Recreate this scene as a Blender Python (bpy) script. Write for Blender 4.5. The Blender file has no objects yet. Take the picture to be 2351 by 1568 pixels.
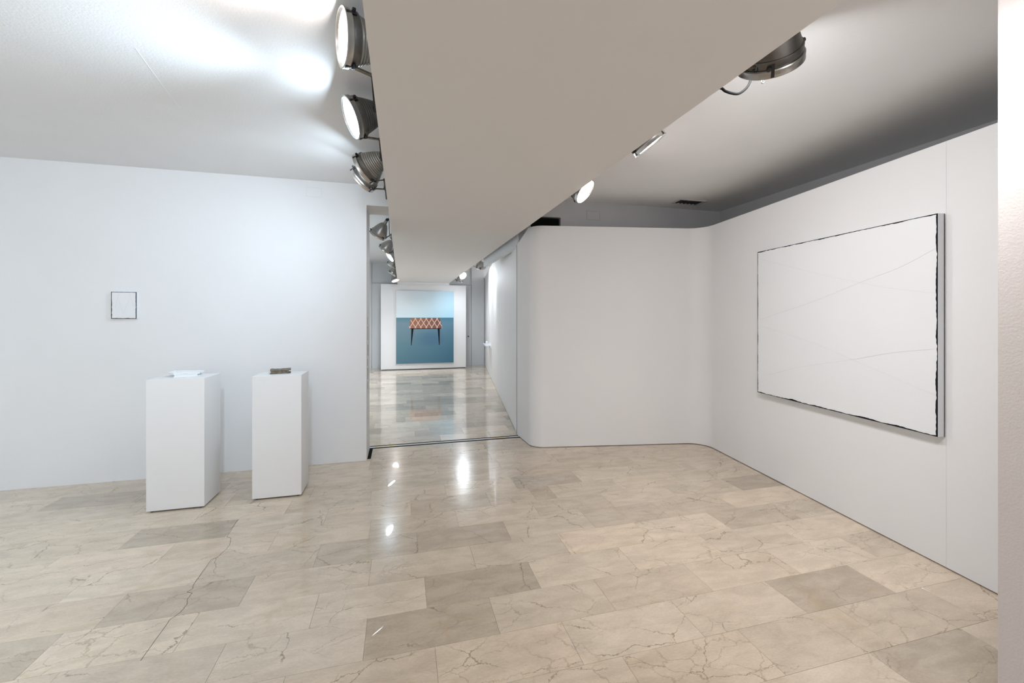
import bpy, bmesh, math, random
from mathutils import Vector, Matrix, noise as mnoise
random.seed(7)
scene = bpy.context.scene
C = scene.collection

# ------------------------------------------------------------------ camera
THETA = math.atan(253 / 960)
cam_d = bpy.data.cameras.new('camera')
cam_d.sensor_width = 36.0
cam_d.lens = 36.0 * 960 / 2351
cam_d.shift_y = -56 / 2351
cam_d.clip_start = 0.05
cam = bpy.data.objects.new('camera', cam_d)
C.objects.link(cam)
cam.location = (0, 0, 1.5)
cam.rotation_euler = (math.pi / 2, 0, -THETA)
scene.camera = cam

# ------------------------------------------------------------------ world (added fill light, let in by an unseen opening behind the camera)
w = bpy.data.worlds.new('world')
scene.world = w
w.use_nodes = True
bg = w.node_tree.nodes['Background']
bg.inputs[0].default_value = (1.0, 0.97, 0.965, 1)
bg.inputs[1].default_value = 1.5

# ------------------------------------------------------------------ exposure
vs = scene.view_settings
vs.view_transform = 'Standard'
vs.look = 'None'
vs.gamma = 1.0
vs.use_curve_mapping = False
vs.exposure = 0.66

COOL = (0.70, 0.86, 1.0)
PALE = (0.84, 0.92, 1.0)
NEUT = (0.96, 0.97, 1.0)
WARM = (1.0, 0.91, 0.87)

# ------------------------------------------------------------------ materials
def new_mat(name):
    m = bpy.data.materials.new(name)
    m.use_nodes = True
    nt = m.node_tree
    return m, nt, nt.nodes['Principled BSDF']

def simple(name, col, rough=0.5, metal=0.0, bump=0.0, bscale=200.0, spec=0.5, var=0.0, vscale=3.0):
    m, nt, p = new_mat(name)
    p.inputs['Base Color'].default_value = (*col, 1)
    p.inputs['Roughness'].default_value = rough
    p.inputs['Metallic'].default_value = metal
    p.inputs['Specular IOR Level'].default_value = spec
    tc = nt.nodes.new('ShaderNodeTexCoord')
    if var > 0:
        n = nt.nodes.new('ShaderNodeTexNoise')
        n.inputs['Scale'].default_value = vscale
        n.inputs['Detail'].default_value = 6
        nt.links.new(tc.outputs['Object'], n.inputs['Vector'])
        r = nt.nodes.new('ShaderNodeValToRGB')
        r.color_ramp.elements[0].position = 0.3
        r.color_ramp.elements[1].position = 0.75
        r.color_ramp.elements[0].color = (*[c * (1 - var) for c in col], 1)
        r.color_ramp.elements[1].color = (*[min(1, c * (1 + var)) for c in col], 1)
        nt.links.new(n.outputs['Fac'], r.inputs['Fac'])
        nt.links.new(r.outputs['Color'], p.inputs['Base Color'])
    if bump > 0:
        n = nt.nodes.new('ShaderNodeTexNoise')
        n.inputs['Scale'].default_value = bscale
        n.inputs['Detail'].default_value = 4
        nt.links.new(tc.outputs['Object'], n.inputs['Vector'])
        b = nt.nodes.new('ShaderNodeBump')
        b.inputs['Strength'].default_value = bump
        b.inputs['Distance'].default_value = 0.003
        nt.links.new(n.outputs['Fac'], b.inputs['Height'])
        nt.links.new(b.outputs['Normal'], p.inputs['Normal'])
    return m

M = {}
M['wall'] = simple('white_wall_paint', (0.83, 0.83, 0.835), 0.55, bump=0.12, bscale=55, spec=0.3, var=0.012, vscale=2.5)
M['partition'] = simple('white_partition_paint', (0.83, 0.82, 0.815), 0.6, bump=0.06, bscale=40, spec=0.3, var=0.01, vscale=2)
M['ceiling'] = simple('white_ceiling_paint', (0.86, 0.86, 0.86), 0.75, bump=0.25, bscale=90, spec=0.2, var=0.012, vscale=3)
M['soffit'] = simple('soffit_paint', (0.79, 0.765, 0.745), 0.7, bump=0.05, bscale=40, spec=0.2, var=0.01, vscale=1.5)
M['pillar'] = simple('pillar_paint', (0.66, 0.60, 0.57), 0.7, bump=0.3, bscale=160, spec=0.2, var=0.015)
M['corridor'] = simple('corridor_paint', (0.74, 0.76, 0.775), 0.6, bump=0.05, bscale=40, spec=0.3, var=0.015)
M['lintel'] = simple('lintel_paint', (0.74, 0.68, 0.62), 0.7, spec=0.2, var=0.02)
M['groove'] = simple('dark_groove', (0.05, 0.05, 0.05), 0.8)
M['greyline'] = simple('grey_joint', (0.32, 0.33, 0.34), 0.7)
M['ped'] = simple('pedestal_lacquer', (0.83, 0.825, 0.825), 0.4, spec=0.4, var=0.008, vscale=4)
M['black'] = simple('black_metal', (0.012, 0.012, 0.013), 0.45, spec=0.5, var=0.2, vscale=20)
M['rubber'] = simple('black_cable', (0.006, 0.006, 0.006), 0.9, spec=0.05)
M['strip'] = simple('matt_black_strip', (0.008, 0.008, 0.008), 0.9, spec=0.1)
M['alu'] = simple('brushed_aluminium', (0.40, 0.385, 0.36), 0.32, 1.0, bump=0.05, bscale=120, var=0.12, vscale=14)
M['alu_dark'] = simple('worn_dark_aluminium', (0.17, 0.165, 0.155), 0.4, 1.0, bump=0.06, bscale=120, var=0.2, vscale=18)
M['rim'] = simple('rim_steel', (0.55, 0.53, 0.50), 0.3, 1.0, var=0.08, vscale=16)
M['brass'] = simple('aged_bracket_steel', (0.20, 0.17, 0.12), 0.5, 1.0, var=0.3, vscale=40)
M['canvas'] = simple('white_oil_paint', (0.84, 0.845, 0.855), 0.45, bump=0.15, bscale=130, spec=0.35, var=0.006)
M['canvas_side'] = simple('canvas_edge', (0.74, 0.75, 0.77), 0.7, bump=0.1, bscale=300)
M['ink'] = simple('black_paint', (0.010, 0.012, 0.016), 0.7, spec=0.15)
M['pencil'] = simple('faint_line', (0.72, 0.725, 0.735), 0.6)
M['plaster'] = simple('white_plaster', (0.86, 0.88, 0.89), 0.7, bump=0.5, bscale=160)
M['bookbrown'] = simple('brown_cast_book', (0.20, 0.165, 0.125), 0.65, bump=0.9, bscale=150, var=0.5, vscale=60)
M['frame'] = simple('pale_frame', (0.62, 0.63, 0.63), 0.5)
M['acrylic'] = simple('pale_shelf', (0.85, 0.88, 0.9), 0.15, spec=0.6)
M['brown'] = simple('scuffed_plaster', (0.28, 0.24, 0.20), 0.8, var=0.3, vscale=60)
M['brassline'] = simple('brass_strip', (0.55, 0.38, 0.12), 0.3, 1.0)
M['darkboard'] = simple('dark_brown_board', (0.10, 0.075, 0.055), 0.8, var=0.2, vscale=12)  # dark brown for unseen partition faces, keeps bounce light low
M['shade'] = simple('shaded_wall_paint', (0.50, 0.50, 0.51), 0.7, spec=0.2, var=0.03)  # wall paint darkened to put the shade behind the partition into colour
M['grout'] = simple('grout', (0.42, 0.36, 0.30), 0.7)

def lens_mat(name, col, strength):
    strength *= 2.6
    m, nt, p = new_mat(name)
    p.inputs['Base Color'].default_value = (0.9, 0.9, 0.9, 1)
    p.inputs['Roughness'].default_value = 0.1
    p.inputs['Emission Color'].default_value = (*col, 1)
    p.inputs['Emission Strength'].default_value = strength
    return m

def marble():
    m, nt, p = new_mat('polished_beige_marble')
    N, L = nt.nodes, nt.links
    tc = N.new('ShaderNodeTexCoord'); oi = N.new('ShaderNodeObjectInfo')
    mul = N.new('ShaderNodeMath'); mul.operation = 'MULTIPLY'; mul.inputs[1].default_value = 137.0
    L.new(oi.outputs['Random'], mul.inputs[0])
    cmb = N.new('ShaderNodeCombineXYZ')
    L.new(mul.outputs[0], cmb.inputs[0]); L.new(mul.outputs[0], cmb.inputs[1]); L.new(mul.outputs[0], cmb.inputs[2])
    add = N.new('ShaderNodeVectorMath'); add.operation = 'ADD'
    L.new(tc.outputs['Object'], add.inputs[0]); L.new(cmb.outputs[0], add.inputs[1])
    def noise(scale, detail=5, dist=0.0, rough=0.55, vec=None):
        n = N.new('ShaderNodeTexNoise')
        n.inputs['Scale'].default_value = scale; n.inputs['Detail'].default_value = detail
        n.inputs['Distortion'].default_value = dist; n.inputs['Roughness'].default_value = rough
        L.new(vec or add.outputs[0], n.inputs['Vector'])
        return n.outputs['Fac']
    def rng(v, a, b, c=0.0, d=1.0):
        r = N.new('ShaderNodeMapRange'); r.interpolation_type = 'SMOOTHSTEP'
        r.inputs['From Min'].default_value = a; r.inputs['From Max'].default_value = b
        r.inputs['To Min'].default_value = c; r.inputs['To Max'].default_value = d
        L.new(v, r.inputs['Value']); return r.outputs['Result']
    def math_(op, a, b):
        n = N.new('ShaderNodeMath'); n.operation = op
        for i, v in enumerate((a, b)):
            if v is None: continue
            if isinstance(v, (int, float)): n.inputs[i].default_value = v
            else: L.new(v, n.inputs[i])
        return n.outputs[0]
    def mix(fac, a, b, mode='MIX'):
        n = N.new('ShaderNodeMix'); n.data_type = 'RGBA'; n.blend_type = mode
        if isinstance(fac, float): n.inputs[0].default_value = fac
        else: L.new(fac, n.inputs[0])
        for i, v in ((6, a), (7, b)):
            if isinstance(v, tuple): n.inputs[i].default_value = (*v, 1)
            else: L.new(v, n.inputs[i])
        return n.outputs[2]
    col = oi.outputs['Color']
    # cloudy body, stretched along the slab
    mp = N.new('ShaderNodeMapping'); mp.inputs['Scale'].default_value = (1.0, 2.6, 1.0)
    L.new(add.outputs[0], mp.inputs['Vector'])
    cloud = noise(5.0, 6, 0.4, 0.6, mp.outputs[0])
    col = mix(rng(cloud, 0.3, 0.7), mix(1.0, col, (0.88, 0.865, 0.85), 'MULTIPLY'), mix(1.0, col, (1.07, 1.065, 1.06), 'MULTIPLY'))
    grain = noise(70.0, 4, 0.2, 0.6, mp.outputs[0])
    col = mix(rng(grain, 0.25, 0.75), mix(1.0, col, (0.93, 0.925, 0.92), 'MULTIPLY'), mix(1.0, col, (1.05, 1.05, 1.05), 'MULTIPLY'))
    # fossils: small pale flecks
    vo = N.new('ShaderNodeTexVoronoi'); vo.inputs['Scale'].default_value = 26.0
    L.new(mp.outputs[0], vo.inputs['Vector'])
    fleck = math_('MULTIPLY', rng(vo.outputs['Distance'], 0.10, 0.26, 1.0, 0.0), rng(noise(3.0), 0.5, 0.66))
    col = mix(math_('MULTIPLY', fleck, 0.35), col, (0.72, 0.66, 0.58))
    # veins: crack-like cell borders on a jagged domain
    def vein(scale, width, jag, jscale, brk_scale, lo, hi, stretch, off):
        nz = N.new('ShaderNodeTexNoise'); nz.inputs['Scale'].default_value = jscale; nz.inputs['Detail'].default_value = 7; nz.inputs['Roughness'].default_value = 0.68
        L.new(add.outputs[0], nz.inputs['Vector'])
        sub = N.new('ShaderNodeVectorMath'); sub.operation = 'SUBTRACT'; sub.inputs[1].default_value = (0.5, 0.5, 0.5); L.new(nz.outputs['Color'], sub.inputs[0])
        sc = N.new('ShaderNodeVectorMath'); sc.operation = 'SCALE'; sc.inputs['Scale'].default_value = jag; L.new(sub.outputs[0], sc.inputs[0])
        ad = N.new('ShaderNodeVectorMath'); ad.operation = 'ADD'; L.new(add.outputs[0], ad.inputs[0]); L.new(sc.outputs[0], ad.inputs[1])
        mpv = N.new('ShaderNodeMapping'); mpv.inputs['Scale'].default_value = stretch; mpv.inputs['Location'].default_value = (off, off * .7, off * .3); mpv.inputs['Rotation'].default_value = (0, 0, 0.5)
        L.new(ad.outputs[0], mpv.inputs['Vector'])
        vo = N.new('ShaderNodeTexVoronoi'); vo.feature = 'DISTANCE_TO_EDGE'; vo.inputs['Scale'].default_value = scale
        L.new(mpv.outputs[0], vo.inputs['Vector'])
        v = rng(vo.outputs['Distance'], 0.0, width, 1.0, 0.0)
        return math_('MULTIPLY', v, rng(noise(brk_scale, 3), lo, hi))
    v1 = vein(2.1, 0.0085, 0.16, 4.0, 2.6, 0.44, 0.58, (1.0, 1.5, 1.0), 3.0)
    col = mix(math_('MULTIPLY', v1, 0.75), col, (0.20, 0.145, 0.095))
    v2 = vein(4.6, 0.022, 0.14, 6.0, 2.2, 0.45, 0.62, (0.8, 1.6, 1.0), 11.0)
    col = mix(math_('MULTIPLY', v2, 0.50), col, (0.32, 0.24, 0.16))
    v3 = vein(1.6, 0.045, 0.22, 3.0, 1.9, 0.50, 0.64, (0.9, 1.3, 1.0), 23.0)
    col = mix(math_('MULTIPLY', v3, 0.22), col, (0.48, 0.34, 0.18))
    L.new(col, p.inputs['Base Color'])
    p.inputs['Roughness'].default_value = 0.075
    p.inputs['IOR'].default_value = 1.5
    L.new(rng(grain, 0.2, 0.8, 0.14, 0.24), p.inputs['Roughness'])
    p.inputs['Specular IOR Level'].default_value = 0.22
    p.inputs['Coat Weight'].default_value = 0.75
    p.inputs['Coat Roughness'].default_value = 0.012
    p.inputs['Coat IOR'].default_value = 1.5
    wav = noise(6.0, 2)
    b = N.new('ShaderNodeBump'); b.inputs['Strength'].default_value = 0.015; b.inputs['Distance'].default_value = 0.004
    L.new(wav, b.inputs['Height']); L.new(b.outputs['Normal'], p.inputs['Normal']); L.new(b.outputs['Normal'], p.inputs['Coat Normal'])
    return m
M['marble'] = marble()

# ------------------------------------------------------------------ mesh helpers
class B:
    def __init__(s): s.v = []; s.f = []
    def add(s, vs, fs):
        o = len(s.v); s.v += [Vector(q) for q in vs]; s.f += [tuple(i + o for i in f) for f in fs]
        return s
    def box(s, x0, x1, y0, y1, z0, z1):
        vs = [(x, y, z) for z in (z0, z1) for y in (y0, y1) for x in (x0, x1)]
        return s.add(vs, [(0, 2, 3, 1), (4, 5, 7, 6), (0, 1, 5, 4), (2, 6, 7, 3), (0, 4, 6, 2), (1, 3, 7, 5)])
    def prism(s, poly, z0, z1, zt=None):
        """poly: ccw list of (x,y); zt: optional top height per vertex"""
        n = len(poly)
        vs = [(x, y, z0) for x, y in poly] + [(x, y, (zt[i] if zt else z1)) for i, (x, y) in enumerate(poly)]
        fs = [tuple(reversed(range(n))), tuple(range(n, 2 * n))]
        fs += [(i, (i + 1) % n, n + (i + 1) % n, n + i) for i in range(n)]
        return s.add(vs, fs)
    def lathe(s, prof, mat=Matrix.Identity(4), seg=40, a0=0.0, a1=2 * math.pi):
        n = len(prof); full = abs(a1 - a0 - 2 * math.pi) < 1e-6
        cnt = seg if full else seg + 1
        vs = []
        for k in range(cnt):
            a = a0 + (a1 - a0) * k / seg
            for r, z in prof: vs.append(mat @ Vector((r * math.cos(a), r * math.sin(a), z)))
        fs = []
        for k in range(seg):
            k2 = (k + 1) % cnt
            for i in range(n - 1): fs.append((k * n + i, k2 * n + i, k2 * n + i + 1, k * n + i + 1))
        return s.add(vs, fs)
    def tube(s, pts, r, seg=8):
        pts = [Vector(p) for p in pts]
        up = Vector((0.31, 0.17, 0.93)).normalized()
        rings = []
        for i, p in enumerate(pts):
            t = (pts[min(i + 1, len(pts) - 1)] - pts[max(i - 1, 0)]).normalized()
            a = t.cross(up).normalized(); b = a.cross(t).normalized()
            rings.append([p + a * math.cos(q * 2 * math.pi / seg) * r + b * math.sin(q * 2 * math.pi / seg) * r for q in range(seg)])
        vs = [q for R in rings for q in R]; fs = []
        for i in range(len(rings) - 1):
            for q in range(seg):
                q2 = (q + 1) % seg
                fs.append((i * seg + q, i * seg + q2, (i + 1) * seg + q2, (i + 1) * seg + q))
        fs.append(tuple(reversed(range(seg)))); fs.append(tuple((len(rings) - 1) * seg + q for q in range(seg)))
        return s.add(vs, fs)
    def bar(s, p, q, wid, thk, up=(0, 0, 1)):
        p, q = Vector(p), Vector(q); t = (q - p).normalized()
        a = t.cross(Vector(up))
        if a.length < 1e-3: a = t.cross(Vector((1, 0, 0)))
        a.normalize(); b = a.cross(t).normalized()
        vs = []
        for e in (p, q):
            for i, j in ((-1, -1), (1, -1), (1, 1), (-1, 1)): vs.append(e + a * i * wid / 2 + b * j * thk / 2)
        return s.add(vs, [(3, 2, 1, 0), (4, 5, 6, 7), (0, 1, 5, 4), (1, 2, 6, 5), (2, 3, 7, 6), (3, 0, 4, 7)])
    def build(s, name, mat, parent=None, smooth=False, bevel=0.0, origin=None):
        me = bpy.data.meshes.new(name)
        off = Vector((0, 0, 0))
        if parent is not None:
            off = world_loc(parent)
        o0 = Vector(origin) if origin is not None else off
        me.from_pydata([tuple(v - o0) for v in s.v], [], s.f)
        bm = bmesh.new(); bm.from_mesh(me)
        bmesh.ops.recalc_face_normals(bm, faces=bm.faces)
        if bevel > 0:
            bmesh.ops.bevel(bm, geom=list(bm.edges), offset=bevel, segments=2, affect='EDGES', profile=0.7)
        bm.to_mesh(me); bm.free()
        if smooth:
            for p in me.polygons: p.use_smooth = True
            me.set_sharp_from_angle(angle=math.radians(40))
        me.materials.append(mat if not isinstance(mat, str) else M[mat])
        ob = bpy.data.objects.new(name, me); C.objects.link(ob)
        if parent is not None: ob.parent = parent
        ob.location = o0 - off
        return ob

def world_loc(o):
    v = Vector((0, 0, 0))
    while o is not None:
        v += o.location; o = o.parent
    return v

def tag(o, label=None, cat=None, group=None, kind=None):
    if label: o['label'] = label
    if cat: o['category'] = cat
    if group: o['group'] = group
    if kind: o['kind'] = kind
    return o

def empty(name, loc, label, cat, group=None):
    o = bpy.data.objects.new(name, None); C.objects.link(o)
    o.location = loc; o.empty_display_size = 0.05
    return tag(o, label, cat, group)

def struct(b, name, mat, label, cat, **k):
    return tag(b.build(name, mat, **k), label, cat, kind='structure')

CEIL = 2.885      # main room ceiling
CCEIL = 3.10      # ceiling of the room beyond
YW = 4.62         # front face of the dividing wall
YW2 = 5.04        # its rear face
YF = 12.95        # far wall
SOF = 2.50        # underside of the soffit
SX0, SX1 = -0.12, 1.348

# ------------------------------------------------------------------ shell
b = B().box(-5.0, -0.357, YW, YW2, 0, CEIL)
wall_left = struct(b, 'wall_left', 'wall', 'white plaster wall behind the two pedestals', 'wall')
b = B().box(-0.357, 1.35, YW, YW2, 2.672, CEIL)
struct(b, 'wall_header', 'wall', 'plaster lintel over the opening to the far room', 'wall')
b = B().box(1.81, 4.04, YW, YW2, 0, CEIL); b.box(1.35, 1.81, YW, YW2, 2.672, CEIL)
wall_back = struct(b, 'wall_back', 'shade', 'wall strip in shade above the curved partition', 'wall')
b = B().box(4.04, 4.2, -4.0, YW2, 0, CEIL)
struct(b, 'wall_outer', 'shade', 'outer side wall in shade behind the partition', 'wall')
b = B().box(-5.2, -5.0, -4.0, YW2, 0, CEIL)
struct(b, 'wall_side', 'wall', 'white side wall of the main room outside the picture', 'wall')
# unseen wall behind the camera, its window opening added for fill light
b = B()
b.box(-5.2, -3.6, -4.2, -4.0, 0, CEIL); b.box(3.2, 4.2, -4.2, -4.0, 0, CEIL)
b.box(-3.6, 3.2, -4.2, -4.0, 0, 0.25); b.box(-3.6, 3.2, -4.2, -4.0, 2.7, CEIL)
struct(b, 'wall_front', 'wall', 'unseen wall behind the viewer with an added opening for fill light', 'wall')
b = B()
for x in (-3.6, -1.36, 0.9, 3.13): b.box(x, x + 0.07, -4.15, -4.07, 0.25, 2.7)
b.box(-3.53, 3.13, -4.15, -4.07, 0.25, 0.32); b.box(-3.53, 3.13, -4.15, -4.07, 2.63, 2.7)
struct(b, 'fill_window', 'black', 'frame of the added fill light window behind the viewer', 'window')
b = B().box(-5.2, 4.2, -4.2, YW2, CEIL, CEIL + 0.3)
ceiling = struct(b, 'ceiling', 'ceiling', 'white plaster ceiling of the main room', 'ceiling')
# near pillar at the right border
b = B().box(1.79, 2.15, -1.2, 0.872, 0, CEIL)
struct(b, 'wall_near', 'pillar', 'pinkish wall end at the right border of the view', 'wall', bevel=0.004)

# soffit: thin wide slab under a narrower core
b = B().box(SX0, SX1, -4.0, YF, SOF, SOF + 0.022)
struct(b, 'ceiling_soffit', 'soffit', 'long flat suspended soffit running into the far room', 'ceiling')
b = B().box(0.25, 1.0, -4.0, YW, SOF + 0.022, CEIL); b.box(0.25, 1.0, YW2, YF, SOF + 0.022, CCEIL)
struct(b, 'ceiling_core', 'soffit', 'hidden core that carries the suspended soffit', 'ceiling')

# closing board between the soffit and the standing panel
b = B().box(SX0, SX1, 12.305, 12.325, 2.432, SOF)
struct(b, 'trim_6', 'wall', 'narrow white closing board between soffit and standing panel', 'trim')

# far room
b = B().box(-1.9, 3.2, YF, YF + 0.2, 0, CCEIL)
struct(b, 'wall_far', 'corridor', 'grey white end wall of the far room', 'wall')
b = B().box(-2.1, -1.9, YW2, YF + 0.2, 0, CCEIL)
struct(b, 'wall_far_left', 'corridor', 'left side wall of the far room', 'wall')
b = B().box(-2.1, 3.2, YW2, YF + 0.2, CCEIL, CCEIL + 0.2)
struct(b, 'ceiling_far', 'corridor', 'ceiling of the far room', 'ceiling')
# oblique right wall of the far room
K = 0.1405
def xr(y): return 1.425 + K * (y - 5.14)
b = B().prism([(xr(5.15), 5.15), (xr(5.15) + 0.3, 5.11), (3.2, YF), (xr(YF), YF)], 0.006, 2.75)
wall_fr = struct(b, 'wall_far_right', 'partition', 'oblique white side wall of the far room', 'wall')
# beam above it
b = B().box(1.43, 1.488, 5.10, 7.45, 2.41, CCEIL)
struct(b, 'trim_1', 'corridor', 'grey beam beside the soffit above the oblique wall', 'beam')
b = B().box(1.488, 2.3, 7.35, 7.45, 2.76, CCEIL)
struct(b, 'trim_9', 'corridor', 'short return behind the grey beam', 'beam')
b = B().box(1.462, 1.81, 4.672, 4.690, 2.535, 2.672)  # black sheet in place of the unlit void, darkness put into its colour
struct(b, 'void_shade', 'strip', 'black board standing in for the dark void above the curved partition', 'board')
B().bar((1.4212, 5.143, 0.007), (1.4212, 5.143, 2.42), 0.009, 0.006, up=(0, 1, 0)).build('joint', 'groove', wall_fr)
b = B().bar((-1.327, 2.575, CEIL - 0.0002), (-1.38, 2.92, CEIL - 0.0002), 0.003, 0.0008); b.bar((-1.38, 2.92, CEIL - 0.0002), (-1.422, 3.251, CEIL - 0.0002), 0.0022, 0.0008)
tag(b.build('crack', 'plaster', ceiling), 'thin white crack line')
# end wall closet door with joints
door = struct(B().box(-0.861, 2.098, YF - 0.03, YF, 0.0, 2.503), 'door_1', 'corridor', 'wide flat grey door in the end wall behind the white panel', 'door')
B().box(2.088, 2.098, YF - 0.034, YF - 0.03, 0, 2.503).build('joint', 'greyline', door)
B().box(-0.861, -0.851, YF - 0.034, YF - 0.03, 0, 2.503).build('joint', 'greyline', door)
B().box(-0.851, 2.088, YF - 0.034, YF - 0.03, 2.493, 2.503).build('joint', 'greyline', door)
hb = B(); hb.lathe([(0.0, 0.03), (0.02, 0.028), (0.02, 0.0), (0, 0)], Matrix.Translation((2.0, YF - 0.03, 0.9)) @ Matrix.Rotation(math.pi / 2, 4, 'X'), 12)
hb.build('door_knob', 'black', door)
struct(B().box(-0.861, -0.849, YF - 0.012, YF, 2.51, CCEIL), 'trim_2', 'greyline', 'thin vertical joint above the grey door', 'trim')
struct(B().box(-1.9, -0.87, YF - 0.015, YF, 0, 0.30), 'baseboard_far', 'corridor', 'low pale skirting on the end wall', 'baseboard')
struct(B().box(2.098, 2.50, YF - 0.06, YF, 0, CCEIL), 'trim_3', 'corridor', 'pale pilaster at the far right corner', 'trim')

# ------------------------------------------------------------------ curved partition (right)
PT = 2.55
def fillet(p, q, r, rad, n):
    """arc tangent to p-q and q-r"""
    p, q, r = Vector(p), Vector(q), Vector(r)
    a = (p - q).normalized(); c = (r - q).normalized()
    ang = a.angle(c); d = rad / math.tan(ang / 2)
    s, e = q + a * d, q + c * d
    cen = q + (a + c).normalized() * (rad / math.sin(ang / 2))
    a0 = math.atan2(s.y - cen.y, s.x - cen.x); a1 = math.atan2(e.y - cen.y, e.x - cen.x)
    da = (a1 - a0 + math.pi) % (2 * math.pi) - math.pi
    return [(cen.x + rad * math.cos(a0 + da * i / n), cen.y + rad * math.sin(a0 + da * i / n)) for i in range(n + 1)]
P0 = (1.418, 5.135); P1 = (1.447, 4.572); P2 = (3.462, 4.226); P3 = (3.11, 1.514)
dr = Vector((P3[0] - P2[0], P3[1] - P2[1])).normalized()
P4 = (P3[0] + dr.x * 5.3, P3[1] + dr.y * 5.3)  # unseen end lengthened to block daylight behind the partition
front = [P0] + fillet(P0, P1, P2, 0.17, 14) + fillet(P1, P2, P4, 0.22, 14) + [P4]
# offset to get the rear face
TH = 0.05
rear = []
for i, p in enumerate(front):
    a = Vector(front[max(i - 1, 0)]); c = Vector(front[min(i + 1, len(front) - 1)])
    t = (c - a).normalized(); nrm = Vector((-t.y, t.x))
    rear.append((p[0] + nrm.x * TH, p[1] + nrm.y * TH))
b = B(); n = len(front)
zt = [PT - max(0.0, (p[1] - 4.80)) / 0.335 * 0.13 for p in front]
zt = [PT if p[0] > 1.6 else z for p, z in zip(front, zt)]
vs = [(p[0], p[1], 0.007) for p in front] + [(p[0], p[1], z) for p, z in zip(front, zt)] + \
     [(p[0], p[1], 0.007) for p in rear] + [(p[0], p[1], z) for p, z in zip(rear, zt)]
fs = []
for i in range(n - 1):
    fs.append((i, i + 1, n + i + 1, n + i)); fs.append((2 * n + i, 3 * n + i, 3 * n + i + 1, 2 * n + i + 1))
    fs.append((n + i, n + i + 1, 3 * n + i + 1, 3 * n + i)); fs.append((i, 2 * n + i, 2 * n + i + 1, i + 1))
fs.append((0, n, 3 * n, 2 * n)); fs.append((n - 1, 3 * n - 1, 4 * n - 1, 2 * n - 1))
b.add(vs, fs)
wall_right = struct(b, 'wall_right', 'partition', 'white curved partition wall carrying the large painting', 'wall', smooth=True)
wall_right.data.materials.append(M['darkboard'])
bmw = bmesh.new(); bmw.from_mesh(wall_right.data); bmw.faces.ensure_lookup_table()
for i in range(n - 1): bmw.faces[4 * i + 1].material_index = 1; bmw.faces[4 * i + 2].material_index = 1   # rear and top edge coloured dark to cut bounce light
bmw.to_mesh(wall_right.data); bmw.free()
# panel joint in the partition below the painting
js = Vector(P3) + Vector((0.1263, 1)).normalized() * 0.24
jn = Vector((-1, 0.1263)).normalized()
q = js + jn * 0.0002
B().bar((q.x, q.y, 0.007), (q.x, q.y, PT), 0.0012, 0.0012, up=(jn.x, jn.y, 0)).build('joint', M['partition'], wall_right)

# access panel outlines
def outline(name, x0, x1, z0, z1, y, wdt, mat, label):
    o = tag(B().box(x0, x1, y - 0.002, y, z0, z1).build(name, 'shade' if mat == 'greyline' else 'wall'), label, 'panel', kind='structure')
    for bb in ((x0, x1, z0, z0 + wdt), (x0, x1, z1 - wdt, z1), (x0, x0 + wdt, z0 + wdt, z1 - wdt), (x1 - wdt, x1, z0 + wdt, z1 - wdt)):
        B().box(bb[0], bb[1], y - 0.003, y - 0.002, bb[2], bb[3]).build('joint', mat, o)
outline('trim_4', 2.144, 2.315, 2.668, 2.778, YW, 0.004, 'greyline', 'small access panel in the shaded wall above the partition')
outline('trim_5', -0.935, -0.79, 2.72, 2.815, YW, 0.0025, 'pencil', 'faint access cover high on the left wall')

# ceiling ventilation grille
vent = empty('ceiling_vent', (3.33, 4.31, CEIL), 'dark ventilation grille in the ceiling behind the partition', 'vent')
b = B()
b.box(3.15, 3.51, 4.22, 4.24, CEIL - 0.012, CEIL); b.box(3.15, 3.51, 4.38, 4.40, CEIL - 0.012, CEIL)
b.box(3.15, 3.17, 4.24, 4.38, CEIL - 0.012, CEIL); b.box(3.49, 3.51, 4.24, 4.38, CEIL - 0.012, CEIL)
b.build('frame', 'shade', vent)
B().box(3.17, 3.49, 4.24, 4.38, CEIL - 0.002, CEIL).build('backing', 'groove', vent)
for i in range(6):
    x = 3.20 + i * 0.052
    B().bar((x, 4.24, CEIL - 0.007), (x, 4.38, CEIL - 0.007), 0.018, 0.002, up=(0.5, 0, 1)).build('slat', 'black', vent)

# worn plaster along the opening edge
b = B()
for z0, z1, wdt in ((0.72, 0.80, .012), (0.83, 0.95, .02), (0.98, 1.05, .014), (1.08, 1.2, .018), (1.25, 1.4, .01), (1.42, 1.5, .008)):
    y = YW + 0.13 + 0.03 * math.sin(z0 * 30)
    b.prism([(-0.3568, y), (-0.3560, y), (-0.3560, y + wdt * 3), (-0.3568, y + wdt * 3)], z0, z1)
tag(b.build('wear_mark', 'brown', wall_left), 'brown scuffs on the plaster edge')

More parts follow.
